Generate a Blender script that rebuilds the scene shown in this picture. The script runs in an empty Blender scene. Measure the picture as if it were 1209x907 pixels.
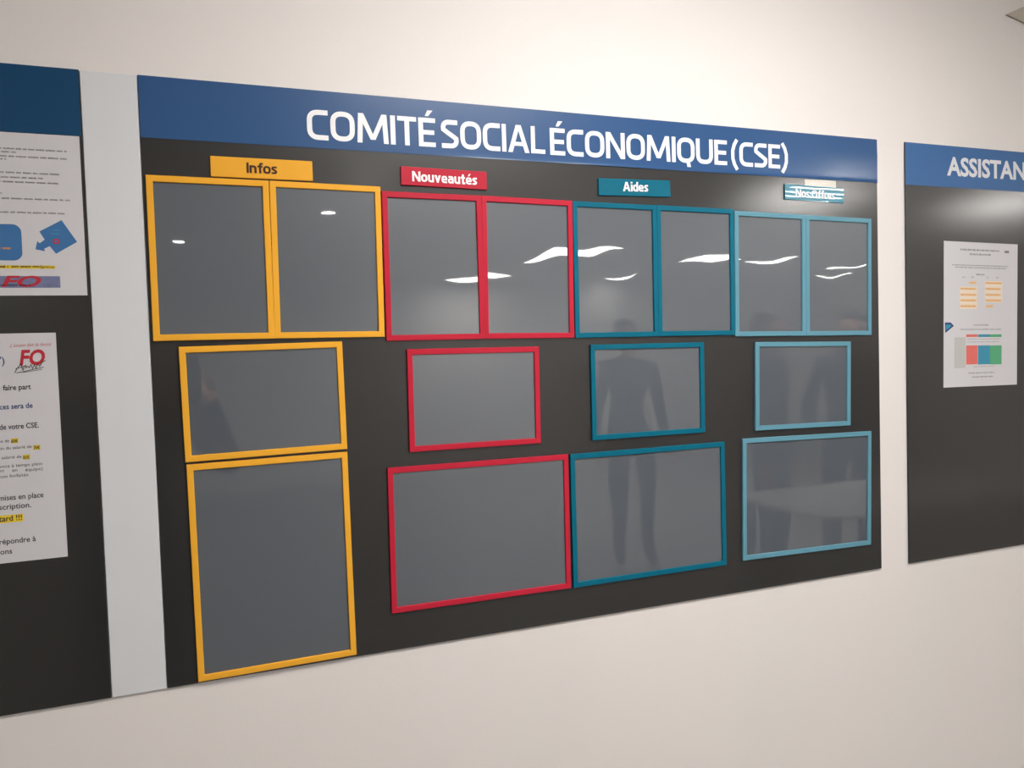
import bpy, bmesh, math, random
from mathutils import Vector, Matrix
sc = bpy.context.scene
COL = sc.collection
# ------------------------------------------------------------------ camera, world, exposure
TOP = 1.95                      # height of the boards' top edge above the floor
CEIL = TOP + 0.50
RIGHT = Vector((0.92772695, -0.37199395, -0.03071168))
DOWN = Vector((-0.04415736, -0.02767794, -0.99864111))
FWD = Vector((0.37063842, 0.92782241, -0.04210384))
EYE = Vector((0.0421, -1.2179, TOP - 0.3848))
FPX = 964.70
cam_d = bpy.data.cameras.new('camera')
cam = bpy.data.objects.new('camera', cam_d); COL.objects.link(cam)
m3 = Matrix((RIGHT, -DOWN, -FWD)).transposed()
cam.matrix_world = Matrix.Translation(EYE) @ m3.to_4x4()
cam_d.sensor_fit = 'HORIZONTAL'; cam_d.sensor_width = 36.0
cam_d.lens = 36.0 * FPX / 1209.0
cam_d.clip_start = 0.02; cam_d.clip_end = 60
sc.camera = cam
sc.view_settings.view_transform = 'Standard'
sc.view_settings.look = 'None'
sc.view_settings.gamma = 1.0
sc.view_settings.use_curve_mapping = False
sc.view_settings.exposure = -0.29
W = bpy.data.worlds.new('world'); sc.world = W; W.use_nodes = True
W.node_tree.nodes['Background'].inputs[0].default_value = (0.9, 0.92, 1.0, 1)
W.node_tree.nodes['Background'].inputs[1].default_value = 0.05

LAMP_HOT = 40.0                 # the luminous panel nearest the notice boards
LAMP_ROOM = 38.0                # the panels further back in the room
LAMP_COL = (1.0, 0.958, 0.915)

# ------------------------------------------------------------------ helpers
def lin(c):
    return tuple(((v/255.0)/12.92 if v/255.0 <= 0.04045 else ((v/255.0+0.055)/1.055)**2.4) for v in c)

def mat(name, rgb, rough=0.5, spec=0.5, noise=0.0, nscale=60, bump=0.0, bscale=300, coat=0.0, coat_rough=0.03, metal=0.0, coat_ior=1.5):
    m = bpy.data.materials.new(name); m.use_nodes = True
    nt = m.node_tree; b = nt.nodes['Principled BSDF']
    c = lin(rgb)
    b.inputs['Base Color'].default_value = (*c, 1)
    b.inputs['Roughness'].default_value = rough
    b.inputs['Specular IOR Level'].default_value = spec
    b.inputs['Metallic'].default_value = metal
    b.inputs['Coat Weight'].default_value = coat
    b.inputs['Coat Roughness'].default_value = coat_rough
    b.inputs['Coat IOR'].default_value = coat_ior
    tc = nt.nodes.new('ShaderNodeTexCoord')
    if noise:
        n = nt.nodes.new('ShaderNodeTexNoise'); n.inputs['Scale'].default_value = nscale
        n.inputs['Detail'].default_value = 4
        nt.links.new(tc.outputs['Object'], n.inputs['Vector'])
        r = nt.nodes.new('ShaderNodeMapRange')
        r.inputs['To Min'].default_value = 1 - noise; r.inputs['To Max'].default_value = 1 + noise
        nt.links.new(n.outputs['Fac'], r.inputs['Value'])
        mx = nt.nodes.new('ShaderNodeVectorMath'); mx.operation = 'SCALE'
        mx.inputs[0].default_value = c
        nt.links.new(r.outputs['Result'], mx.inputs['Scale'])
        nt.links.new(mx.outputs['Vector'], b.inputs['Base Color'])
    if bump:
        n2 = nt.nodes.new('ShaderNodeTexNoise'); n2.inputs['Scale'].default_value = bscale
        n2.inputs['Detail'].default_value = 3
        nt.links.new(tc.outputs['Object'], n2.inputs['Vector'])
        bp = nt.nodes.new('ShaderNodeBump'); bp.inputs['Strength'].default_value = bump
        bp.inputs['Distance'].default_value = 0.001
        nt.links.new(n2.outputs['Fac'], bp.inputs['Height'])
        nt.links.new(bp.outputs['Normal'], b.inputs['Normal'])
    return m

def emit(name, col, strength):
    m = bpy.data.materials.new(name); m.use_nodes = True
    nt = m.node_tree; nt.nodes.clear()
    e = nt.nodes.new('ShaderNodeEmission'); o = nt.nodes.new('ShaderNodeOutputMaterial')
    e.inputs[0].default_value = (*col, 1); e.inputs[1].default_value = strength
    nt.links.new(e.outputs[0], o.inputs[0])
    return m

def obj(name, bm, material, parent=None, loc=None, smooth=False):
    me = bpy.data.meshes.new(name)
    bmesh.ops.recalc_face_normals(bm, faces=bm.faces)
    bm.to_mesh(me); bm.free()
    if smooth:
        for p in me.polygons: p.use_smooth = True
    me.materials.append(material)
    o = bpy.data.objects.new(name, me); COL.objects.link(o)
    if parent: o.parent = parent
    if loc: o.location = loc
    return o

def tag(o, label=None, cat=None, group=None, kind=None):
    if label: o['label'] = label
    if cat: o['category'] = cat
    if group: o['group'] = group
    if kind: o['kind'] = kind
    return o

def thing(name, label, cat, loc=(0, 0, 0), roll=0.0, group=None):
    o = bpy.data.objects.new(name, None); COL.objects.link(o)
    o.empty_display_size = 0.05
    o.location = loc; o.rotation_euler = (0, -math.radians(roll), 0)
    return tag(o, label, cat, group)

def box(bm, x0, x1, y0, y1, z0, z1, bevel=0.0, seg=2):
    r = bmesh.ops.create_cube(bm, size=1.0)
    vs = r['verts']
    for v in vs:
        v.co = Vector(((x0+x1)/2 + v.co.x*(x1-x0), (y0+y1)/2 + v.co.y*(y1-y0), (z0+z1)/2 + v.co.z*(z1-z0)))
    if bevel:
        es = list({e for v in vs for e in v.link_edges})
        bmesh.ops.bevel(bm, geom=es, offset=bevel, segments=seg, affect='EDGES', profile=0.5)
    return bm

def poly(bm, pts, y0, y1):
    """a flat outline in (x, z) given a thickness from y0 (front) to y1 (back)"""
    a = [bm.verts.new((p[0], y0, p[1])) for p in pts]
    b = [bm.verts.new((p[0], y1, p[1])) for p in pts]
    n = len(pts)
    bm.faces.new(a); bm.faces.new(list(reversed(b)))
    for i in range(n):
        bm.faces.new((a[i], b[i], b[(i+1) % n], a[(i+1) % n]))

def ring(bm, w, h, t, y0, y1, bev):
    """rectangular picture-frame moulding, mitred, with a small front bevel"""
    prof = [(0, y1), (0, y0+bev), (bev, y0), (t-bev, y0), (t, y0+bev), (t, y1)]
    cs = [(-1, -1), (1, -1), (1, 1), (-1, 1)]
    rings = []
    for sx, sz in cs:
        rings.append([bm.verts.new((sx*(w/2-d), y, sz*(h/2-d))) for d, y in prof])
    for k in range(4):
        A, B = rings[k], rings[(k+1) % 4]
        for i in range(len(prof)):
            j = (i+1) % len(prof)
            bm.faces.new((A[i], A[j], B[j], B[i]))

def at(u, v, y=0.0):
    """the point of the vertical plane at depth y that the photo shows at (u, v); (x, z)"""
    d = RIGHT*((u-604.5)/FPX) + DOWN*((v-453.5)/FPX) + FWD
    p = EYE + d*((y-EYE.y)/d.y)
    return p.x, p.z

# ------------------------------------------------------------------ lettering (stroked, squarish sans)
def arc(cx, cz, rx, rz, a0, a1, n=7, p=2.5):
    out = []
    for i in range(n+1):
        a = math.radians(a0 + (a1-a0)*i/n); c, s = math.cos(a), math.sin(a)
        out.append((cx + rx*math.copysign(abs(c)**(2/p), c), cz + rz*math.copysign(abs(s)**(2/p), s)))
    return out

def stroke(pts, w, closed=False):
    """outline quads of a constant-width line"""
    n = len(pts); L = []; R = []
    for i in range(n):
        p = Vector(pts[i])
        a = Vector(pts[i-1]) if (i > 0 or closed) else None
        b = Vector(pts[(i+1) % n]) if (i < n-1 or closed) else None
        d1 = (p-a).normalized() if a is not None else None
        d2 = (b-p).normalized() if b is not None else None
        if d1 is None: d1 = d2
        if d2 is None: d2 = d1
        t = d1 + d2
        t = t.normalized() if t.length > 1e-6 else d1
        nrm = Vector((-t.y, t.x)); k = 1.0/max(0.45, nrm.dot(Vector((-d1.y, d1.x))))
        L.append(p + nrm*(w/2*k)); R.append(p - nrm*(w/2*k))
    qs = []
    for i in range(n if closed else n-1):
        j = (i+1) % n
        qs.append([tuple(R[i]), tuple(R[j]), tuple(L[j]), tuple(L[i])])
    return qs

def rect(x0, x1, z0, z1): return [(x0, z0), (x1, z0), (x1, z1), (x0, z1)]

def glyph(ch, s):
    """list of polygons and advance, cap height 1, stem s"""
    h = s/2; hz = s*0.94
    def O(w, z0, z1, r=0.34):
        r = min(r, (z1-z0)/2-h, w/2-h); p = []
        p += arc(w-h-r, z1-h-r, r, r, 0, 90); p += arc(h+r, z1-h-r, r, r, 90, 180)
        p += arc(h+r, z0+h+r, r, r, 180, 270); p += arc(w-h-r, z0+h+r, r, r, 270, 360)
        q = [p[0]]
        for a in p[1:]:
            if (Vector(a)-Vector(q[-1])).length > 1e-4: q.append(a)
        if (Vector(q[0])-Vector(q[-1])).length < 1e-4: q.pop()
        return stroke(q, s, True)
    X = 0.74                                   # x-height
    if ch == 'C':
        w = 0.68; r = 0.30
        p = [(w, 1-h)] + arc(h+r, 1-h-r, r, r, 90, 180) + arc(h+r, h+r, r, r, 180, 270) + [(w, h)]
        return stroke(p, s), w
    if ch == 'O': return O(0.80, 0, 1), 0.80
    if ch == 'Q': return O(0.80, 0, 1) + [[(0.40, 0.12), (0.56, 0.12), (0.62, -0.16), (0.46, -0.16)]], 0.80
    if ch == 'M':
        w = 1.06
        return [[(0.0, 0), (s, 0), (s+.05, 1), (.05, 1)], [(w-s, 0), (w, 0), (w-.05, 1), (w-.05-s, 1)],
                [(.05, 1), (.05+s*1.05, 1), (w/2+s*.5, .12), (w/2-s*.5, .12)],
                [(w-.05-s*1.05, 1), (w-.05, 1), (w/2+s*.5, .12), (w/2-s*.5, .12)]], w
    if ch == 'I': return [rect(0, s, 0, 1)], s
    if ch == 'T': return [rect(0, .66, 1-hz, 1), rect(.33-h, .33+h, 0, 1-hz)], 0.66
    if ch in 'EÉ':
        g = [rect(0, s, 0, 1), rect(s, .60, 1-hz, 1), rect(s, .56, .5-hz/2, .5+hz/2), rect(s, .60, 0, hz)]
        if ch == 'É': g.append([(.24, 1.07), (.36, 1.07), (.52, 1.27), (.34, 1.27)])
        return g, 0.60
    if ch == 'L': return [rect(0, s, 0, 1), rect(s, .58, 0, hz)], 0.58
    if ch == 'N':
        w = 0.80
        return [rect(0, s, 0, 1), rect(w-s, w, 0, 1), [(0, 1), (s*1.12, 1), (w, 0), (w-s*1.12, 0)]], w
    if ch == 'A':
        w = 0.86
        return [[(0, 0), (s*1.08, 0), (w/2+s*.35, 1), (w/2-s*.6, 1)], [(w-s*1.08, 0), (w, 0), (w/2+s*.6, 1), (w/2-s*.35, 1)],
                rect(.18, w-.18, .24, .24+hz*.9)], w
    if ch == 'S':
        w = 0.66; r = 0.20
        p = [(w-.03, 1-h)] + arc(h+r, 1-h-r, r, r, 90, 195, 6, 2.2) + [(w*.42, .53), (w*.62, .45)] + \
            arc(w-h-r, h+r, r, r, 15, -90, 6, 2.2) + [(.02, h)]
        return stroke(p, s), w
    if ch == 'U':
        w = 0.78; r = 0.28
        return stroke([(h, 1)] + arc(h+r, h+r, r, r, 180, 270) + arc(w-h-r, h+r, r, r, 270, 360) + [(w-h, 1)], s), w
    if ch == '(': return stroke([(.30, 1.08), (.16, .86), (h, .62), (h, .30), (.16, .06), (.30, -.16)], s*.92), .34
    if ch == ')': return stroke([(.04, 1.08), (.18, .86), (.34-h, .62), (.34-h, .30), (.18, .06), (.04, -.16)], s*.92), .34
    if ch == 'n':
        w = .58; r = .2
        return [rect(0, s, 0, X)] + stroke([(s, X-h)] + arc(w-h-r, X-h-r, r, r, 90, 0) + [(w-h, 0)], s), w
    if ch == 'u':
        w = .58; r = .2
        return [rect(w-s, w, 0, X)] + stroke([(h, X)] + arc(h+r, h+r, r, r, 180, 270) + [(w-s, h)], s), w
    if ch == 'f':
        return stroke([(.14+h, 0), (.14+h, .80), (.14+h+.05, .94), (.30, 1-h+.03), (.46, 1-h+.03)], s) + [rect(0, .42, X-hz, X)], .42
    if ch == 't':
        return stroke([(.12+h, .98), (.12+h, .2), (.22, h), (.44, h)], s) + [rect(0, .42, X-hz, X)], .44
    if ch == 'o': return O(.60, 0, X, .24), .60
    if ch in 'eé':
        w = .58; r = .2
        p = [(w-.03, h)] + list(reversed(arc(h+r, h+r, r, r, 180, 270))) + list(reversed(arc(h+r, X-h-r, r, r, 90, 180))) + \
            list(reversed(arc(w-h-r, X-h-r, r, r, 0, 90))) + [(w-h, .36), (s, .36)]
        g = stroke(p, s*.92)
        if ch == 'é': g.append([(.22, .84), (.34, .84), (.50, 1.06), (.32, 1.06)])
        return g, w
    if ch == 'a':
        w = .56; r = .18
        return stroke([(.06, X-h)] + arc(w-h-r, X-h-r, r, r, 90, 0) + [(w-h, 0)], s*.95) + \
               stroke([(w-h, .42)] + arc(h+.12, .30, .12, .12, 90, 180, 4) + arc(h+.12, h+.12, .12, .12, 180, 270, 4) + [(w-h, h)], s*.9), w
    if ch == 's':
        w = .48; r = .13
        return stroke([(w-.02, X-h)] + arc(h+r, X-h-r, r, r, 90, 195, 5, 2.2) + [(w*.45, .40), (w*.6, .34)] +
                      arc(w-h-r, h+r, r, r, 15, -90, 5, 2.2) + [(.01, h)], s*.92), w
    if ch == 'v':
        w = .60
        return [[(0, X), (s*1.05, X), (w/2+h, 0), (w/2-h*.8, 0)], [(w-s*1.05, X), (w, X), (w/2+h*.8, 0), (w/2-h, 0)]], w
    if ch == 'i': return [rect(0, s, 0, X), rect(0, s, .86, 1.02)], s
    if ch == 'd':
        w = .60
        return O(w, 0, X, .22) + [rect(w-s, w, 0, 1.02)], w
    if ch == 'r':
        return [rect(0, s, 0, X)] + stroke([(s, X-h-.02), (.40, X-h)], s), .40
    return [], .3

def lettering(bm, text, x0, x1, z, cap, s, y0, y1, dz=0.0, gap=0.075):
    """set text so that it spans x0..x1 on baseline z (rising dz over the span)"""
    out = []; x = 0.0
    for i, ch in enumerate(text):
        if ch == ' ': x += .32; continue
        g, w = glyph(ch, s)
        out += [[(px+x, pz) for px, pz in q] for q in g]
        x += w + gap
    x -= gap
    k = (x1-x0)/x
    for nq, q in enumerate(out):
        poly(bm, [(x0+px*k, z+pz*cap+dz*px/x) for px, pz in q], y0-.00003*(nq % 7), y1)

_font_cache = {}
def type_verts(text, bold=0.0, shear=0.0):
    key = (text, bold, shear)
    if key not in _font_cache:
        cu = bpy.data.curves.new('type', 'FONT'); cu.body = text; cu.size = 1.0
        cu.offset = bold; cu.shear = shear; cu.resolution_u = 3
        o = bpy.data.objects.new('type', cu); COL.objects.link(o)
        dg = bpy.context.evaluated_depsgraph_get()
        ev = o.evaluated_get(dg); me = ev.to_mesh()
        V = [(v.co.x, v.co.y) for v in me.vertices]; F = [tuple(p.vertices) for p in me.polygons]
        ev.to_mesh_clear(); bpy.data.objects.remove(o); bpy.data.curves.remove(cu)
        _font_cache[key] = (V, F)
    return _font_cache[key]

def typeset(bm, text, x0, x1, z, em, y, bold=0.0, shear=0.0, dz=0.0):
    """plain printed type between x0 and x1 on baseline z; em = letter size; 'vertical' scale em, horizontal fitted"""
    V, F = type_verts(text, bold, shear)
    mn = min(v[0] for v in V); mx = max(v[0] for v in V)
    k = (x1-x0)/(mx-mn)
    vs = [bm.verts.new((x0+(a-mn)*k, y, z+b*em+dz*(a-mn)/(mx-mn))) for a, b in V]
    for f in F:
        try: bm.faces.new([vs[i] for i in f])
        except ValueError: pass

def quad(bm, x0, x1, z0, z1, y):
    bm.faces.new([bm.verts.new(p) for p in ((x0, y, z0), (x1, y, z0), (x1, y, z1), (x0, y, z1))])

def wordbars(bm, x0, x1, z, h, y, rng):
    """a line of print too small to read, as word-length dashes"""
    x = x0
    while x < x1 - 0.001:
        w = min(rng.uniform(.004, .013), x1-x)
        q = x
        while q < x+w-.0004:                         # broken into letter-like bits
            l = min(rng.uniform(.0008, .0016), x+w-q)
            quad(bm, q, q+l*.72, z-h*rng.uniform(.35, .5), z+h*rng.uniform(.3, .55), y)
            q += l
        x += w + .0016

# ------------------------------------------------------------------ materials
M = {}
M['wall'] = mat('white_wall_paint', (226, 221, 219), .55, .3, .015, 3, .12, 220)
M['wall_far'] = mat('pale_room_paint', (232, 229, 225), .7, .3, .02, 2)
M['wall_dark'] = mat('grey_blue_partition', (120, 126, 134), .6, .3, .03, 2)
M['ceiling'] = mat('ceiling_tile_white', (222, 220, 216), .8, .2, .03, 20)
M['floor'] = mat('grey_vinyl_floor', (150, 147, 143), .45, .4, .15, 14)
M['strip'] = mat('white_melamine', (213, 215, 219), .4, .4, .01, 8)
M['board'] = mat('charcoal_lacquered_steel', (37, 36, 36), .36, .35, .06, 900, .10, 1200, coat=.8, coat_rough=.15)
M['header'] = mat('blue_header_film', (46, 83, 130), .32, .22, .02, 5, .03, 500, coat=.4, coat_rough=.12)
M['header_l'] = mat('petrol_blue_header_film', (16, 66, 104), .34, .35, .02, 5, .05, 500)
M['header_r'] = mat('blue_header_film_right', (46, 96, 150), .34, .35, .02, 5, .05, 500)
M['white_film'] = mat('white_lettering_film', (240, 240, 243), .4, .4)
M['white_film_r'] = mat('off_white_lettering_film', (214, 217, 222), .4, .4)
M['dark_film'] = mat('dark_brown_lettering', (58, 22, 20), .5, .3)
PLAST = {'yellow': (236, 172, 54), 'red': (186, 36, 58), 'teal': (0, 98, 122), 'blue': (94, 144, 162)}
for k, c in PLAST.items():
    M[k] = mat(k + '_plastic', c, .34, .18, .02, 60)
    M[k + '_tag'] = mat(k + '_tag_plastic', c, .22 if k != 'blue' else .006, .4 if k != 'blue' else .12, .02, 60)
M['sheet'] = mat('grey_antiglare_sheet', (77, 84, 93), .34, .85, .02, 4, coat=1.0, coat_rough=.016, coat_ior=1.75)
M['paper'] = mat('white_paper', (206, 204, 208), .6, .3, .01, 30)
M['ink'] = mat('dark_print_ink', (48, 48, 56), .6, .2)
M['ink_soft'] = mat('grey_print_ink', (128, 124, 130), .6, .2)
M['ink_navy'] = mat('navy_print_ink', (46, 72, 118), .6, .2)
M['ink_red'] = mat('red_print_ink', (186, 50, 62), .6, .2)
M['ink_black'] = mat('black_print_ink', (30, 26, 30), .6, .2)
M['hl'] = mat('yellow_highlighter', (226, 196, 48), .6, .2)
M['print_blue'] = mat('printed_blue', (62, 112, 164), .55, .3, .03, 40)
M['print_orange'] = mat('printed_orange', (214, 150, 80), .6, .2)
M['cell_orange'] = mat('printed_pale_orange', (226, 192, 150), .6, .2, .12, 500)
M['cell_pale'] = mat('printed_cream', (228, 214, 200), .6, .2, .03, 200)
M['cell_grey'] = mat('printed_grey', (188, 188, 186), .6, .2, .06, 300)
M['cell_red'] = mat('printed_red', (220, 112, 104), .6, .2, .05, 400)
M['cell_blue'] = mat('printed_calendar_blue', (66, 142, 170), .6, .2, .05, 400)
M['cell_green'] = mat('printed_green', (88, 164, 122), .6, .2, .06, 400)
M['photo'] = mat('printed_photo_strip', (112, 118, 152), .55, .3, .35, 90)
M['patch'] = mat('pale_glossy_patch', (196, 190, 180), .12, .22)
M['fixture'] = mat('white_enamelled_steel', (226, 226, 224), .4, .5)
M['wedge_grey'] = mat('dull_grey', (184, 176, 163), .6, .3, .05, 40)
M['lamp_hot'] = emit('opal_panel_near', LAMP_COL, LAMP_HOT)
M['lamp'] = emit('opal_panel_room', LAMP_COL, LAMP_ROOM)
M['tube'] = emit('fluorescent_tube', (1.0, .97, .93), 190.0)
M['spot'] = emit('downlight_lens', (1.0, .96, .92), 60.0)

# ------------------------------------------------------------------ the setting
X0, X1, Y1 = -3.2, 8.7, -8.6
WALLY = 0.0026                   # back face of the boards; the wall's own face lies a hair behind
def slab(name, x0, x1, y0, y1, z0, z1, m):
    bm = bmesh.new(); box(bm, x0, x1, y0, y1, z0, z1)
    return tag(obj(name, bm, m), kind='structure')
slab('wall_back', X0-.1, X1+.1, WALLY+.0012, WALLY+.12, 0, CEIL, M['wall'])
slab('wall_left', X0-.1, X0, Y1, WALLY, 0, CEIL, M['wall_far'])
slab('wall_right', X1, X1+.1, Y1, WALLY, 0, CEIL, M['wall_far'])
slab('wall_front', X0-.1, X1+.1, Y1-.1, Y1, 0, CEIL, M['wall_far'])
slab('floor', X0-.1, X1+.1, Y1-.1, WALLY+.12, -.1, 0, M['floor'])
slab('ceiling', X0-.1, X1+.1, Y1-.1, WALLY+.12, CEIL, CEIL+.1, M['ceiling'])
bm = bmesh.new(); box(bm, X0, X1, WALLY-.012, WALLY, 0, .10, .003)
tag(obj('baseboard_back', bm, M['fixture']), kind='structure')

# ------------------------------------------------------------------ the three notice boards and the white strip between two of them
BH = 0.84
def board(name, label, x0, x1, header_h, header_m):
    r = thing(name, label, 'notice board', ((x0+x1)/2, WALLY, TOP-BH))
    w = x1-x0
    bm = bmesh.new(); box(bm, -w/2, w/2, -WALLY, 0, 0, BH, .0008, 1)
    obj('steel_panel', bm, M['board'], r)
    # header film: a thin sheet, its lower right corner standing off a hair
    bm = bmesh.new(); n = 80; k = 14
    g = [[None]*(k+1) for _ in range(n+1)]
    for i in range(n+1):
        for j in range(k+1):
            x = -w/2+.0006 + (w-.0012)*i/n; z = BH-.0006-header_h + header_h*(j/k)**2.2
            lift = 0.0
            if x1 > 1.2 and x1 < 1.4:
                a = max(0.0, 1-(w/2-x)/.16); b = max(0.0, 1-(z-(BH-header_h))/.05)
                lift = .0007*min(1.0, a*2.2)*(1-b)*max(0.0, 1-(z-(BH-.0006-header_h)-.05)/.03 if z > BH-.0006-header_h+.05 else 1.0)
                e = max(0.0, 1-(z-(BH-.0006-header_h))/.0045)
                lift += .00075*e*e*min(1.0, max(0.0, (x+.25)/.35))*(1+.5*math.sin(x*23))
            g[i][j] = bm.verts.new((x, -WALLY-.0006-lift, z))
    for i in range(n):
        for j in range(k):
            bm.faces.new((g[i][j], g[i+1][j], g[i+1][j+1], g[i][j+1]))
    h = obj('header_panel', bm, header_m, r, smooth=True)
    return r, h

main, main_h = board('notice_board', 'wide charcoal notice board with blue header reading COMITÉ SOCIAL ÉCONOMIQUE (CSE)', 0.0, 1.3045, .0828, M['header'])
left_b, left_h = board('notice_board.001', 'charcoal notice board with plain petrol blue header, cut by the left photo edge', -1.07, -.0700, .0862, M['header_l'])
right_b, right_h = board('notice_board.002', 'charcoal notice board with blue header reading ASSISTAN, cut by the right photo edge', 1.3765, 2.3765, .0830, M['header_r'])

# white lettering on the headers (coordinates relative to the board's foot)
def on(root, x, z): return x-root.location.x, z-root.location.z
def words_on(root, parent, name, m, items, y, yb, s, font='stroke'):
    bm = bmesh.new()
    for text, x0, x1, z, cap, dz in items:
        a, zz = on(root, x0, z); b = x1-root.location.x
        if font == 'stroke': lettering(bm, text, a, b, zz, cap, s, y-root.location.y, yb-root.location.y, dz)
        else: typeset(bm, text, a, b, zz, cap, y-root.location.y, s, 0, dz)
    return obj(name, bm, m, parent)
ZT = TOP-.0712
words_on(main, main_h, 'lettering', M['white_film'],
         [('COMITÉ', .2215, .4145, ZT-.0005, .0432, .0008), ('SOCIAL', .4235, .5985, ZT, .0432, .0008),
          ('ÉCONOMIQUE', .6075, .9530, ZT+.0002, .0432, .002), ('(CSE)', .9620, 1.0880, ZT+.0022, .0428, .0003)],
         -.0012, -.0004, .165)
words_on(right_b, right_h, 'lettering', M['white_film_r'],
         [('ASSISTAN', 1.4886, 1.7160, TOP-.0588, .0372/.73, .001)], -.0012, 0, .030, 'type')

bm = bmesh.new(); box(bm, -.0692, -.0008, -.0022, 0, 0, BH-.0005, .0006, 1)
o = obj('filler_strip', bm, M['strip'], loc=(0, WALLY, TOP-BH))
tag(o, 'narrow white upright strip filling the gap between two dark boards at left', 'panel')

# ------------------------------------------------------------------ magnetic pocket frames
rng = random.Random(7)
def pocket(colour, label, cx, cz, w, h, roll, wave=1.0):
    r = thing('pocket_frame', label, 'document frame', (cx, 0, cz), roll, 'magnetic pocket frames on the main board')
    b = .0088
    bm = bmesh.new(); ring(bm, w, h, b, -.0042, -.0002, .0007)
    obj('border', bm, M[colour], r)
    # cover sheet: very slightly wavy plastic
    iw, ih = w-2*b+.002, h-2*b+.002
    nx, nz = 36, 36
    comps = []
    for _ in range(5):
        a = rng.uniform(0, math.pi*2); lam = rng.uniform(.055, .15)
        comps.append((math.cos(a)*2*math.pi/lam, math.sin(a)*2*math.pi/lam, rng.uniform(0, 6.28), wave*.0009*lam/(2*math.pi)))
    tx, tz = rng.uniform(-.002, .002), rng.uniform(-.0015, .0015)
    bm = bmesh.new(); g = []
    for i in range(nx+1):
        row = []
        for j in range(nz+1):
            x = iw*(i/nx-.5); z = ih*(j/nz-.5)
            d = sum(A*math.sin(kx*x+kz*z+ph) for kx, kz, ph, A in comps) + tx*x + tz*z
            row.append(bm.verts.new((x, -.0014+d, z)))
        g.append(row)
    for i in range(nx):
        for j in range(nz):
            bm.faces.new((g[i][j], g[i+1][j], g[i+1][j+1], g[i][j+1]))
    obj('cover_sheet', bm, M['sheet'], r, smooth=True)
    return r

def mm(x, z): return x/1000.0, TOP + z/1000.0
# upper row: pairs of upright frames, side by side
UP = [('yellow', 84, -246.3, 'left', -.1, 'upright yellow-bordered pocket frame, the left one of the pair under the Infos tag'),
      ('yellow', 244.3, -247.0, 'right', -.45, 'upright yellow-bordered pocket frame, the right one of the pair under the Infos tag'),
      ('red', 405.5, -254.3, 'left', -.2, 'upright red-bordered pocket frame, the left one of the pair under the Nouveautés tag'),
      ('red', 562.8, -255.4, 'right', -.75, 'upright red-bordered pocket frame, the right one of the pair under the Nouveautés tag'),
      ('teal', 723, -257.3, 'left', -.35, 'upright dark teal-bordered pocket frame, the left one of the pair under the Aides tag'),
      ('teal', 882.5, -258.2, 'right', -.5, 'upright dark teal-bordered pocket frame, the right one of the pair under the Aides tag'),
      ('blue', 1043.3, -262.6, 'left', -.8, 'upright pale blue-bordered pocket frame, the left one of the pair under the Nos Offres tag'),
      ('blue', 1203.2, -265.0, 'right', -.75, 'upright pale blue-bordered pocket frame, the right one of the pair under the Nos Offres tag')]
for c, x, z, side, roll, lab in UP:
    pocket(c, lab, *mm(x, z), .160 if c != 'red' else .1585, .2245, roll, 1.3)
MID = [('yellow', 148, -446, .224, .160, .55, 'small landscape yellow-bordered pocket frame, between upright pair and tall yellow frame'),
       ('red', 465.8, -459, .2195, .1575, -.45, 'small landscape red-bordered pocket frame, alone in the middle of its column'),
       ('teal', 781.5, -461.5, .2245, .1600, -.35, 'small landscape dark teal-bordered pocket frame, midway down the Aides column'),
       ('blue', 1115.8, -467.8, .2240, .1615, -1.15, 'small landscape pale blue-bordered pocket frame, midway down the right column')]
for c, x, z, w, h, roll, lab in MID: pocket(c, lab, *mm(x, z), w, h, roll, 1.5)
LOW = [('yellow', 150.3, -683, .2225, .3065, .4, 'large upright yellow-bordered pocket frame at the bottom left of the main board'),
       ('red', 470.8, -671, .3035, .2235, -.4, 'large landscape red-bordered pocket frame at the bottom of the board'),
       ('teal', 780, -673, .3070, .2235, -.1, 'large landscape dark teal-bordered pocket frame, beside the large red one at the bottom'),
       ('blue', 1123.5, -673.5, .3050, .2230, -1.15, 'large landscape pale blue-bordered pocket frame at the bottom right of the board')]
for c, x, z, w, h, roll, lab in LOW: pocket(c, lab, *mm(x, z), w, h, roll, .8)

# ------------------------------------------------------------------ magnetic title tags
def name_tag(colour, label, cx, cz, w, h, roll, text, tx0, tx1, tz, cap, ink, s, bow=0.0):
    r = thing('name_tag', label, 'tag', (cx, 0, cz), roll, 'magnetic title tags over the four columns')
    bm = bmesh.new(); nx = 24; nz = 20
    d0 = -.0030
    if bow:                                     # thin glossy plate, faintly rippled
        g = []
        for i in range(nx+1):
            row = []
            for j in range(nz+1):
                x = w*(i/nx-.5); z = h*(j/nz-.5)
                row.append(bm.verts.new((x, d0 + bow*math.sin(x*60+1.0)*.000008 + bow*.000004*math.sin(x*130+z*60), z)))
            g.append(row)
        for i in range(nx):
            for j in range(nz): bm.faces.new((g[i][j], g[i+1][j], g[i+1][j+1], g[i][j+1]))
        edge = [e for e in bm.edges if e.is_boundary]
        ex = bmesh.ops.extrude_edge_only(bm, edges=edge)
        for v in [v for v in ex['geom'] if isinstance(v, bmesh.types.BMVert)]: v.co.y = -.0001
        o = obj('plate', bm, M[colour + '_tag'], r, smooth=True)
        o.data.set_sharp_from_angle(angle=math.radians(30))
    else:
        box(bm, -w/2, w/2, d0, -.0001, -h/2, h/2, .0008, 2)
        obj('plate', bm, M[colour + '_tag'], r)
    bm = bmesh.new(); lettering(bm, text, tx0-cx, tx1-cx, tz-cz, cap, s, d0-.0006, d0+.0006, 0, .07)
    obj('lettering', bm, ink, r)
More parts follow.
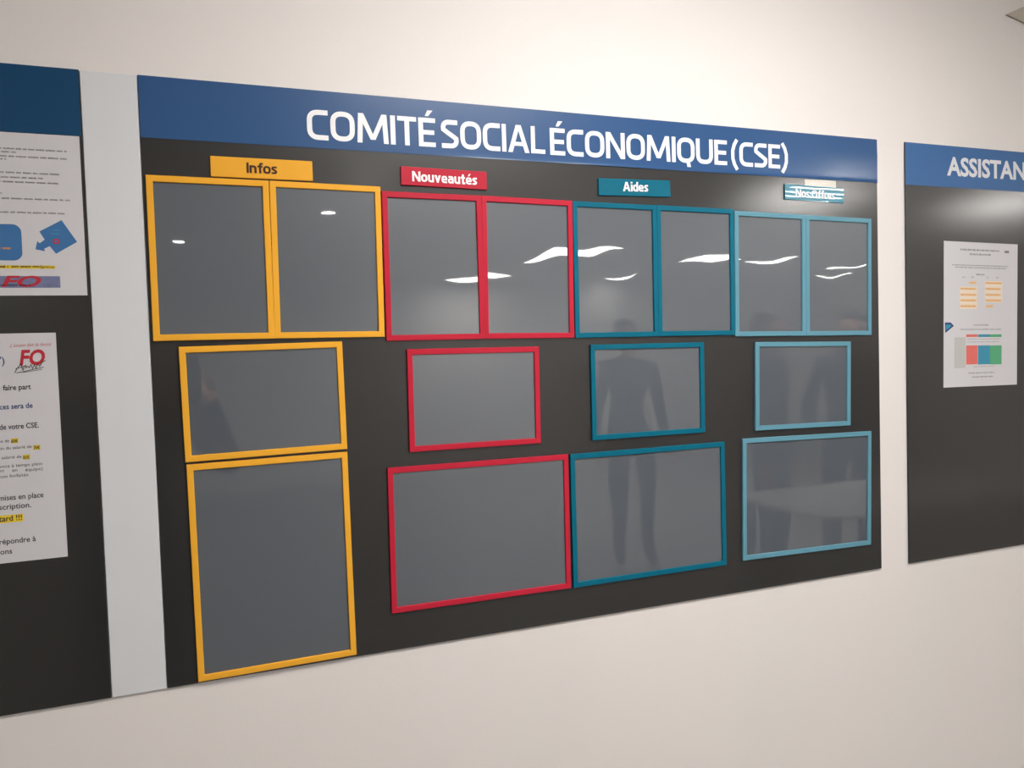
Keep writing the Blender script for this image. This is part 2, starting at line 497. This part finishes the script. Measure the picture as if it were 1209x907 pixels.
def tag_px(colour, label, cx, cz, w, h, roll, text, pl, pr, cap, ink, s, bow=0.0):
    a = at(*pl, -.0034); b = at(*pr, -.0034)
    x, z = mm(cx, cz)
    name_tag(colour, label, x, z, w, h, roll, text, a[0], b[0], (a[1]+b[1])/2, cap, ink, s, bow)
tag_px('yellow', 'yellow name tag reading Infos in dark letters', 157, -117.6, .1393, .0285, 0.1, 'Infos', (291.5, 203.9), (327.4, 205.8), .0144, M['dark_film'], .172)
tag_px('red', 'red name tag reading Nouveautés in white letters', 426.4, -117.9, .1380, .0281, -.65, 'Nouveautés', (486.8, 213.6), (563.3, 218.8), .0152, M['white_film'], .19)
tag_px('teal', 'dark teal name tag reading Aides in white letters', 762.9, -117.5, .1396, .0284, 1.1, 'Aides', (735.7, 225.6), (765.3, 226.6), .0155, M['white_film'], .19)
tag_px('blue', 'pale blue shiny name tag reading Nos Offres, caught by the lamp glare', 1148, -111.5, .1383, .0278, -1.0, 'Nos Offres', (939.5, 232.3), (985.5, 235.6), .0145, M['white_film'], .17, .2)
bm = bmesh.new()
a = at(950, 213.5); b = at(987, 221)
box(bm, a[0], b[0], -.0004, -.0001, b[1]-.004, b[1]+.011)  # pale glossy patch on the board, a thin rectangle
for v in bm.verts: v.co.x -= a[0]; v.co.z -= b[1]
o = obj('pale_patch', bm, M['patch'], loc=(a[0], 0, b[1]))
tag(o, 'short pale shiny patch above the Nos Offres tag', 'patch')

# ------------------------------------------------------------------ paper notices
YP = -.0006                                    # front face of a sheet
def sheet(name, label, x0, x1, z0, z1, roll=0.0, lean=0.0):
    r = thing(name, label, 'paper notice', ((x0+x1)/2, 0, z0), roll)
    bm = bmesh.new(); w = x1-x0; h = z1-z0
    poly(bm, [(-w/2, 0), (w/2+lean, 0), (w/2, h), (-w/2, h)], YP, -.0001)
    obj('paper', bm, M['paper'], r)
    return r
class Print:
    """collects print for one sheet, in the sheet's own coordinates, from points of the sheet seen in the photo"""
    def __init__(s, root): s.r = root; s.inv = (Matrix.Translation(root.location) @ root.rotation_euler.to_matrix().to_4x4()).inverted(); s.layer = 0
    def p(s, u, v):
        x, z = at(u, v, YP); q = s.inv @ Vector((x, 0, z)); return q.x, q.z
    def y(s): return YP - .0002 - .00008*s.layer
    def text(s, bm, t, u0, v0, u1, v1, em, bold=0.0, shear=0.0):
        a = s.p(u0, v0); b = s.p(u1, v1); typeset(bm, t, a[0], b[0], a[1], em, s.y(), bold, shear, b[1]-a[1])
    def bars(s, bm, u0, v0, u1, v1, h, rng):
        a = s.p(u0, v0); b = s.p(u1, v1); wordbars(bm, a[0], b[0], (a[1]+b[1])/2, h, s.y(), rng)
    def rect(s, bm, u0, v0, u1, v1):
        a = s.p(u0, v0); b = s.p(u1, v1); quad(bm, a[0], b[0], b[1], a[1], s.y())
    def poly(s, bm, pts):
        bm.faces.new([bm.verts.new((q[0], s.y(), q[1])) for q in (s.p(*t) for t in pts)])
    def put(s, name, bm, m): return obj(name, bm, m, s.r)
    def bar_line(s, m, *a, parent=None, name='text_line'):
        bm = bmesh.new(); s.bars(bm, *a, prng); return obj(name, bm, m, parent or s.r)
    def type_line(s, m, *a, parent=None, **k):
        bm = bmesh.new(); s.text(bm, *a, **k); return obj('text_line', bm, m, parent or s.r)
prng = random.Random(3)

# upper left: landscape sheet
S = sheet('paper_notice', 'white landscape notice with blue arrow call-out, upper sheet on the left board', -.3700, -.0733, TOP-.2957, TOP-.0874)
P = Print(S)
for u1, v0, v1 in ((79, 174.6, 178.4), (19, 178.7, 179.4), (79, 183.6, 187.7), (7.5, 187.3, 187.7), (70, 203, 206.3), (51, 209, 211), (71, 214.6, 217), (2.5, 228.2, 228.4), (83, 235, 236.6), (77, 251.2, 252.8)):
    P.bar_line(M['ink_soft'], -90, v0-4, u1, v1, .0022)
bm = bmesh.new()
a = P.p(-60, 263); b = P.p(27, 307.8); rr = .010
pts = []
for cx, cz, a0 in ((b[0]-rr, a[1]-rr, 0), (a[0]+rr, a[1]-rr, 90), (a[0]+rr, b[1]+rr, 180), (b[0]-rr, b[1]+rr, 270)):
    pts += [(cx+rr*math.cos(math.radians(a0+t*15)), cz+rr*math.sin(math.radians(a0+t*15))) for t in range(7)]
bm.faces.new([bm.verts.new((x, P.y(), z)) for x, z in pts])
bx = P.put('printed_box', bm, M['print_blue'])
bm = bmesh.new(); P.layer = 1; P.bars(bm, -45, 292, 13, 293.8, .0028, prng); obj('printed_caption', bm, M['print_orange'], bx); P.layer = 0
bm = bmesh.new()
sc3 = lambda x, y: (x/6.717, 225+y/6.717)
P.poly(bm, [sc3(*q) for q in ((488, 235), (612, 408), (445, 502), (394, 442), (350, 462), (358, 482), (282, 466), (296, 400), (314, 418), (355, 390), (312, 325))])
ar = P.put('printed_arrow', bm, M['print_blue'])
P.layer = 1
for (x0, y0, x1, y1) in ((420, 330, 480, 300), (405, 355, 470, 330)): P.bar_line(M['cell_blue'], *sc3(x0, y0), *sc3(x1, y1), .002, parent=ar, name='caption_line')
bm = bmesh.new()
c = P.p(*sc3(446, 404)); poly_pts = [(c[0]+.0042*math.cos(t*.6283), c[1]+.0036*math.sin(t*.6283)) for t in range(10)]
ins = [(c[0]+.0024*math.cos(t*.6283), c[1]+.0018*math.sin(t*.6283)) for t in range(10)]
A = [bm.verts.new((x, P.y(), z)) for x, z in poly_pts]; B = [bm.verts.new((x, P.y(), z)) for x, z in ins]
for t in range(10): bm.faces.new((A[t], A[(t+1) % 10], B[(t+1) % 10], B[t]))
obj('red_mark', bm, M['ink_red'], ar); P.layer = 0
bm = bmesh.new(); P.rect(bm, -70, 312.6, 65, 317.6); hl = P.put('highlight', bm, M['hl'])
P.layer = 1; bm = bmesh.new(); P.bars(bm, -68, 314.6, 10, 314.8, .0026, prng); P.bars(bm, 13.5, 314.8, 47, 315.1, .0026, prng)
P.text(bm, '@gmail.com', 47, 316.2, 64.5, 316.6, .0045, .01); obj('printed_text', bm, M['ink'], hl); P.layer = 0
bm = bmesh.new(); P.rect(bm, -80, 325.6, 71.5, 339.8); ph = P.put('photo_strip', bm, M['photo'])
P.layer = 1; bm = bmesh.new(); P.text(bm, 'FO', 1.5, 338.4, 49, 338.4, .0195, .03, .3); obj('logo_letters', bm, M['ink_red'], ph)
P.layer = 2; bm = bmesh.new(); P.bars(bm, -20, 336.6, 37, 337, .0018, prng); obj('logo_script', bm, M['ink_black'], ph); P.layer = 0

# lower left: portrait sheet with the red FO emblem
S = sheet('paper_notice.001', 'white upright notice with red FO emblem, lower sheet on the left board', -.3226, -.1128, TOP-.6406, TOP-.3443)
P = Print(S)
def sl(v): return -.03 - .078*(v-394)/268.0
def line(m, t, u0, u1, vm, em, bold=0.0, parent=None):
    k = sl(vm); um = (u0+u1)/2
    P.type_line(m, t, u0, vm+k*(u0-um), u1, vm+k*(u1-um), em, bold, parent=parent)
line(M['ink'], 'faire part', 3.6, 36.6, 460.3, .0098, .016); line(M['ink'], 'de votre CSE.', -.5, 46, 506.2, .0098, .016)
line(M['ink'], 'mises en place', -1, 51.5, 589.3, .0100, .011); line(M['ink'], 'scription.', -1, 37, 600.6, .0100, .011)
line(M['ink'], 'répondre à', -.5, 42.5, 641, .0100, .014); line(M['ink'], 'ons', .5, 14.5, 654.2, .0100, .014)
line(M['ink'], 'se de', -1, 11, 522.6, .0058); line(M['ink'], 'on du salarié de', -1, 37.5, 530.2, .0058); line(M['ink'], 'salarié de', 2, 25.5, 541.6, .0058)
line(M['ink'], 'ence à temps plein', -1, 50, 551, .0060); line(M['ink'], 'ent', -.5, 5, 557.6, .0060); line(M['ink'], 'en', 14.5, 20.5, 556.9, .0060)
line(M['ink'], 'équipe)', 30, 50.5, 555.8, .0060); line(M['ink'], 'non forfaités', -1, 33.5, 563.6, .0060)
line(M['ink_navy'], "')", .3, 5.5, 430, .0135, .012); line(M['ink_navy'], 'ces sera de', -.3, 38.7, 482.6, .0098, .016)
for u0, u1, v0, v1, t, a0, a1, vb, em, bo in ((13, 21.6, 517.6, 523.4, '60€', 13.4, 21.2, 522.6, .0058, .015), (39.3, 47.6, 525.6, 531.2, '70€', 39.8, 47.2, 530.4, .0058, .015),
        (27, 35.5, 537, 542.6, '80€', 27.4, 35.1, 541.8, .0058, .015), (-3, 27.3, 608, 617, 'tard !!!', -1, 26.2, 615.0, .0100, .02)):
    k = sl((v0+v1)/2)*(u1-u0)/2
    bm = bmesh.new(); P.poly(bm, [(u0, v1-k), (u1, v1+k), (u1, v0+k), (u0, v0-k)])
    hl = P.put('highlight', bm, M['hl'])
    P.layer = 1; line(M['ink'], t, a0, a1, vb, em, bo, parent=hl); P.layer = 0
bm = bmesh.new(); P.text(bm, 'FO', 23, 431, 52, 430, .0270, .035)
V = [v for v in bm.verts]; z0 = min(v.co.z for v in V)
for v in V: v.co.x += (v.co.z-z0)*.16
em = P.put('emblem_letters', bm, M['ink_red'])
P.layer = 1; bm = bmesh.new(); P.text(bm, "L'union fait la force", 11.5, 410.2, 60.5, 408.2, .0064, -.004, .5); obj('emblem_motto', bm, M['ink_red'], em)
bm = bmesh.new()
def scrawl(pts, w):
    q = [P.p(x/6.05, 380+y/6.05) for x, y in pts]
    for s_ in stroke(q, w): bm.faces.new([bm.verts.new((a, P.y()-.00005, b)) for a, b in s_])
scrawl(((106, 365), (118, 340), (150, 300), (158, 330), (166, 350)), .0009)
scrawl(((112, 336), (160, 322), (190, 312)), .0008)
scrawl(((168, 342), (172, 318), (186, 312), (184, 330), (200, 318), (210, 328), (222, 305), (232, 335), (246, 308), (258, 332), (270, 300), (284, 318), (300, 290), (326, 276)), .0009)
scrawl(((118, 366), (170, 356), (240, 340), (312, 324)), .0008)
scrawl(((166, 362), (230, 352), (300, 340)), .0006)
obj('emblem_signature', bm, M['ink_black'], em); P.layer = 0

# right: planning sheet
c = [at(1114.3, 284.9, YP), at(1202.6, 288.1, YP), at(1200.1, 454.1, YP), at(1113.6, 458, YP)]
cx = sum(q[0] for q in c)/4; cz = sum(q[1] for q in c)/4
roll = -.85; wS, hS = .2135, .2975
fx = cx + math.sin(math.radians(roll))*hS/2; fz = cz - math.cos(math.radians(roll))*hS/2
S = sheet('paper_notice.002', 'white upright planning sheet with orange cells and a red, blue and green table', fx-wS/2, fx+wS/2, fz, fz+hS, roll)
P = Print(S)
z3 = lambda x, y: (1090+x/9.07, 270+y/9.07)
z4 = lambda x, y: (1090+x/8.245, 360+y/8.245)
for x0, y0, x1, y1, h in ((398, 224, 815, 240, .0042), (500, 272, 722, 284, .0040), (310, 384, 910, 410, .0024), (345, 410, 890, 432, .0024), (568, 492, 655, 494, .0036), (420, 520, 450, 521, .0024), (515, 520, 545, 521, .0024), (680, 522, 700, 523, .0024), (780, 524, 805, 525, .0024)):
    P.bar_line(M['ink_soft'], *z3(x0, y0), *z3(x1, y1), h)
P.type_line(M['ink_soft'], 'CALENDRIER', *z4(487, 204), *z4(636, 204), .0048, .01)
P.type_line(M['ink_soft'], 'VACANCES SCOLAIRES 2021/2022', *z4(358, 247), *z4(760, 245), .0048, .01)
for x0, y0, x1, y1 in ((440, 662, 692, 660), (475, 702, 680, 698)): P.bar_line(M['ink_soft'], *z4(x0, y0), *z4(x1, y1), .0026)
for x0, y0, x1, y1 in ((425, 333, 745, 333), (425, 360, 745, 360), (490, 600, 690, 600)): P.bar_line(M['ink_soft'], *z4(x0, y0), *z4(x1, y1), .0014)
bm = bmesh.new(); P.rect(bm, *z3(870, 236), *z3(918, 264)); P.put('stamp', bm, M['ink_soft'])
for (gx0, gy0, gx1, gy1), rows in (((393, 620, 575, 862), ((490, 568, 580), (395, 568, 644), (395, 568, 708), (395, 568, 769), (395, 568, 830))),
                                  ((660, 560, 845, 790), ((664, 842, 584), (664, 830, 646), (664, 830, 709), (664, 838, 770), (670, 750, 831)))):
    bm = bmesh.new(); P.rect(bm, *z3(gx0, gy0), *z3(gx1, gy1)); pal = P.put('calendar_ground', bm, M['cell_pale'])
    for x0, x1, y in rows:
        P.layer = 1; bm = bmesh.new(); P.rect(bm, *z3(x0, y-15), *z3(x1, y+15)); obj('orange_cell', bm, M['cell_orange'], pal)
        P.layer = 2; P.bar_line(M['print_orange'], *z3(x0+10, y), *z3(x1-10, y), .0022, parent=pal); P.layer = 0
bm = bmesh.new(); P.poly(bm, [z4(*q) for q in ((210, 172), (268, 172), (298, 205), (215, 275))]); aw = P.put('arrow_head', bm, M['ink_navy'])
P.layer = 1; bm = bmesh.new(); P.poly(bm, [z4(*q) for q in ((218, 194), (262, 192), (276, 206), (222, 246))]); obj('arrow_fill', bm, M['cell_blue'], aw); P.layer = 0
bm = bmesh.new(); P.rect(bm, *z4(302, 316), *z4(412, 614)); P.put('table_margin', bm, M['cell_grey'])
for nm, x0, x1 in (('red_column', 418, 528), ('blue_column', 532, 648), ('green_column', 648, 762)):
    bm = bmesh.new(); P.rect(bm, *z4(x0, 396), *z4(x1, 578)); cl = P.put(nm, bm, M['cell_'+nm.split('_')[0]])
    bm = bmesh.new(); P.rect(bm, *z4(x0, 288), *z4(x1, 313)); obj('column_head', bm, M['cell_'+nm.split('_')[0]], cl)

# ------------------------------------------------------------------ thin grey wedge shape high on the wall at the right
bm = bmesh.new()
tip = at(1188, 17, 0); lo = at(1209, 26.5, 0); up = at(1209, 8, 0)
pts = [tip, lo, (lo[0]+.05, lo[1]-.02), (lo[0]+.09, lo[1]+.05), (up[0]+.03, up[1]+.016), up]
poly(bm, [(x-tip[0], z-tip[1]) for x, z in pts], -.0015, WALLY)
bmesh.ops.bevel(bm, geom=bm.edges[:], offset=.0006, segments=2, affect='EDGES')
o = obj('grey_wedge', bm, M['wedge_grey'], loc=(tip[0], 0, tip[1]))
tag(o, 'dull grey wedge shape high on the wall above the right board', 'wall fitting')

# ------------------------------------------------------------------ ceiling lights
def panel_light(x, y, label, m, w=.6, d=.6, group=None):
    r = thing('ceiling_light', label, 'ceiling light', (x, y, CEIL), 0, group)
    bm = bmesh.new()
    t = .022
    for x0, x1, y0, y1 in ((-w/2-t, w/2+t, -d/2-t, -d/2), (-w/2-t, w/2+t, d/2, d/2+t), (-w/2-t, -w/2, -d/2, d/2), (w/2, w/2+t, -d/2, d/2)):
        box(bm, x0, x1, y0, y1, -.012, 0)
    obj('trim_frame', bm, M['fixture'], r)
    bm = bmesh.new(); box(bm, -w/2, w/2, -d/2, d/2, -.008, -.0005)
    obj('diffuser', bm, m, r)
    return r
panel_light(.82, -1.0, 'square opal ceiling light close to the wall above the main board', M['lamp_hot'])
def seen(x, y):                    # keeps the mirror images in place for this ceiling height
    k = (CEIL-EYE.z)/.9848
    return EYE.x + (x-EYE.x)*k, -((1.2179-y)*k - 1.2179)
for x, y, w in ((5.8, -3.15, .62), (3.85, -6.45, .72), (5.80, -6.85, .46), (6.42, -6.5, .22), (8.2, -7.2, .09), (8.9, -8.25, .09), (3.66, -8.9, .6), (5.9, -9.15, .18), (-1.6, -6.5, .6)):
    panel_light(*seen(x, y), 'square opal ceiling light further back in the room, mirrored in the pocket frames', M['lamp'], w, group='opal ceiling lights in the room')
r = thing('tube_light', 'ceiling light with bright parallel tubes, mirrored in the Nos Offres tag', 'ceiling light', (*seen(3.98, -3.22), CEIL))
bm = bmesh.new(); box(bm, -.31, .31, -.31, .31, -.01, 0); obj('tray', bm, M['fixture'], r)
for k in (-2, -1, 0, 1, 2):
    bm = bmesh.new(); box(bm, -.29, .29, k*.115-.009, k*.115+.009, -.0125, -.0102); obj('tube', bm, M['tube'], r)
for x, y in ((1.01, -4.56), (.04, -6.05), (1.03, -3.43)):
    r = thing('downlight', 'small round recessed downlight, mirrored as a bright dot in a yellow frame', 'ceiling light', (*seen(x, y), CEIL), 0, 'small round downlights')
    bm = bmesh.new(); bmesh.ops.create_cone(bm, cap_ends=True, segments=24, radius1=.045, radius2=.045, depth=.006)
    for v in bm.verts: v.co.z -= .006
    obj('lens', bm, M['spot'], r)
    bm = bmesh.new()
    A = [[bm.verts.new((q*math.cos(t*math.pi/12), q*math.sin(t*math.pi/12), z)) for t in range(24)] for q, z in ((.046, -.010), (.062, -.008), (.064, -.0005), (.046, -.0005))]
    for i in range(4):
        for t in range(24): bm.faces.new((A[i][t], A[i][(t+1) % 24], A[(i+1) % 4][(t+1) % 24], A[(i+1) % 4][t]))
    obj('bezel', bm, M['fixture'], r)

# ------------------------------------------------------------------ people and a table behind the camera, seen only as reflections
M['skin'] = mat('skin', (196, 150, 126), .5, .4, .04, 30)
M['hair'] = mat('dark_hair', (44, 34, 28), .5, .4, .1, 200)
M['denim'] = mat('dark_denim', (46, 52, 66), .8, .2, .08, 200)
M['shoe'] = mat('black_leather', (26, 25, 25), .4, .5)
M['phone'] = mat('black_glass', (18, 18, 20), .1, .5)
M['table'] = mat('white_laminate', (214, 210, 204), .35, .5, .02, 4)
M['steel'] = mat('grey_steel_tube', (120, 122, 124), .35, .5)

def person(label, loc, rot, top_m, hair_long=False, l_hand=None, r_hand=None, bottom_m=None, scale=1.0):
    """standing figure facing local +y; hands at given local points, else hanging at the sides"""
    V = []; E = []; Rd = []; K = []
    def add(p, r, kind, link=None):
        V.append(Vector(p)); Rd.append(r); K.append(kind)
        if link is not None: E.append((link, len(V)-1))
        return len(V)-1
    pel = add((0, 0, .95), .135, 'low')
    wst = add((0, .005, 1.10), .120, 'top', pel); che = add((0, .01, 1.28), .140, 'top', wst)
    upc = add((0, 0, 1.41), .105, 'top', che); nk = add((0, .005, 1.495), .052, 'skin', upc)
    jaw = add((0, .035, 1.565), .060, 'skin', nk); hd = add((0, .015, 1.645), .086, 'skin', jaw)
    cr = add((0, 0, 1.715), .062, 'skin', hd)
    add((0, .118, 1.615), .012, 'skin', hd)
    for sx in (-1, 1):
        add((sx*.092, .01, 1.625), .014, 'skin', hd)
        hip = add((sx*.092, 0, .87), .092, 'low', pel); kn = add((sx*.105, .015, .50), .060, 'low', hip)
        an = add((sx*.11, -.01, .09), .042, 'shoe', kn); add((sx*.12, .13, .045), .036, 'shoe', an)
        sh = add((sx*.165, -.005, 1.415), .062, 'top', upc)
        hand = l_hand if sx < 0 else r_hand
        S = V[sh]
        if hand is None:
            el = Vector((sx*.235, -.03, 1.13)); wr = Vector((sx*.245, .05, .89)); fd = Vector((0, .12, -1)).normalized()
        else:
            wr = Vector(hand); d = wr-S; L = d.length; half = L/2; up = max(.0, .285**2-half*half)**.5
            dn = Vector((sx*.55, -.1, -1)); dn = (dn - d.normalized()*dn.dot(d.normalized())).normalized()
            el = S + d*.52 + dn*up; fd = Vector((-sx*.35, .25, .9)).normalized()
        e = add(el, .046, 'top', sh); w = add(wr, .030, 'top', e)
        pm = add(wr + fd*.05, .030, 'skin', w)
        side = fd.cross(Vector((0, 1, 0)) if hand is None else Vector((0, 1, .2))).normalized()
        inn = side.cross(fd).normalized()
        kl = add(wr + fd*.085, .026, 'skin', pm)
        for q, ln in ((-1.5, .060), (-.5, .074), (.5, .070), (1.5, .054)):
            b0 = add(wr + fd*.095 + side*q*.017, .0095, 'skin', kl)
            b1 = add(wr + fd*(.095+ln*.5) + side*q*.018 + inn*.006, .0088, 'skin', b0)
            add(wr + fd*(.095+ln*.92) + side*q*.018 + inn*.022, .0075, 'skin', b1)
        t0 = add(wr + fd*.045 + side*.035*(-sx), .012, 'skin', pm)
        add(wr + fd*.085 + side*.055*(-sx) + inn*.012, .0095, 'skin', t0)
    me = bpy.data.meshes.new('person'); me.from_pydata([tuple(v) for v in V], E, [])
    o = bpy.data.objects.new('person', me); COL.objects.link(o)
    o.modifiers.new('skin', 'SKIN'); o.modifiers.new('sub', 'SUBSURF').levels = 2
    for i, r in enumerate(Rd):
        me.skin_vertices[0].data[i].radius = (r, r); me.skin_vertices[0].data[i].use_root = (i == 0)
    dg = bpy.context.evaluated_depsgraph_get()
    me2 = bpy.data.meshes.new_from_object(o.evaluated_get(dg))
    o.modifiers.clear(); o.data = me2
    for v in me2.vertices:                               # flatten the trunk front to back
        if .84 < v.co.z < 1.46 and abs(v.co.x) < .17 and abs(v.co.y) < .17: v.co.y *= .80
    kinds = ['skin', 'top', 'low', 'shoe']
    me2.materials.clear()
    for m in (M['skin'], top_m, bottom_m or M['denim'], M['shoe']): me2.materials.append(m)
    for p in me2.polygons:
        p.use_smooth = True
        j = min(range(len(V)), key=lambda i: (V[i]-p.center).length / (Rd[i]+.01))
        p.material_index = kinds.index(K[j])
    o.location = loc; o.rotation_euler = (0, 0, rot); o.scale = (scale,)*3
    tag(o, label, 'person')
    bm = bmesh.new(); bmesh.ops.create_uvsphere(bm, u_segments=20, v_segments=12, radius=.1)
    kill = [v for v in bm.verts if v.co.z < -.01 - (.06 if hair_long else .03) and v.co.y > -.02 or (v.co.y > .055 and v.co.z < .045)]
    bmesh.ops.delete(bm, geom=kill, context='VERTS')
    for v in bm.verts:
        v.co = Vector((v.co.x*.98, v.co.y*1.02-.012, v.co.z*1.08 + 1.672 - (.10 if hair_long and v.co.z < -.02 else 0)))
    obj('hair', bm, M['hair'], o, smooth=True)
    for sx in (-1, 1):
        bm = bmesh.new(); bmesh.ops.create_uvsphere(bm, u_segments=10, v_segments=6, radius=.010)
        for v in bm.verts: v.co += Vector((sx*.032, .094, 1.65))
        obj('eye', bm, M['shoe'], o, smooth=True)
    return o
C1 = mat('charcoal_jacket_cloth', (44, 46, 52), .8, .2, .08, 120)
C2 = mat('black_jumper_cloth', (30, 31, 34), .85, .2, .08, 120)
C3 = mat('slate_coat_cloth', (52, 60, 66), .85, .2, .08, 120)
C4 = mat('navy_pullover_cloth', (36, 42, 58), .85, .2, .08, 120)
PH = Vector((-.14, -1.63, 0))
person('person in charcoal jacket holding a phone up to photograph the boards', PH, 0, C1, l_hand=(.135, .33, 1.40), r_hand=(.235, .33, 1.41))
person('person in black jumper standing behind the white table, left of the slate coat', (3.30, -2.75, 0), -.5, C2, True)
person('person in slate coat standing behind the white table, at its right', (3.85, -2.70, 0), .5, C3)
person('person in navy pullover standing alone further back in the room', (2.95, -3.85, 0), .3, C4)
ph = thing('smartphone', 'black smartphone held up in front of the person in charcoal jacket', 'phone', (.045, -1.236, 1.50))
bm = bmesh.new(); box(bm, -.037, .037, -.004, .004, -.075, .075, .003, 2); obj('case', bm, M['phone'], ph)
bm = bmesh.new(); bmesh.ops.create_cone(bm, cap_ends=True, segments=20, radius1=.006, radius2=.006, depth=.002)
for v in bm.verts: v.co = Vector((v.co.x-.003, .005+v.co.z, v.co.y+.062))
obj('lens', bm, M['steel'], ph)
tb = thing('table', 'white laminate table with steel legs between the boards and two people', 'table', (3.55, -2.05, 0))
bm = bmesh.new(); box(bm, -.8, .8, -.35, .35, .725, .75, .004, 2); obj('tabletop', bm, M['table'], tb)
for sx in (-1, 1):
    for sy in (-1, 1):
        bm = bmesh.new(); box(bm, sx*.74-.02, sx*.74+.02, sy*.29-.02, sy*.29+.02, 0, .725, .003, 1); obj('leg', bm, M['steel'], tb)
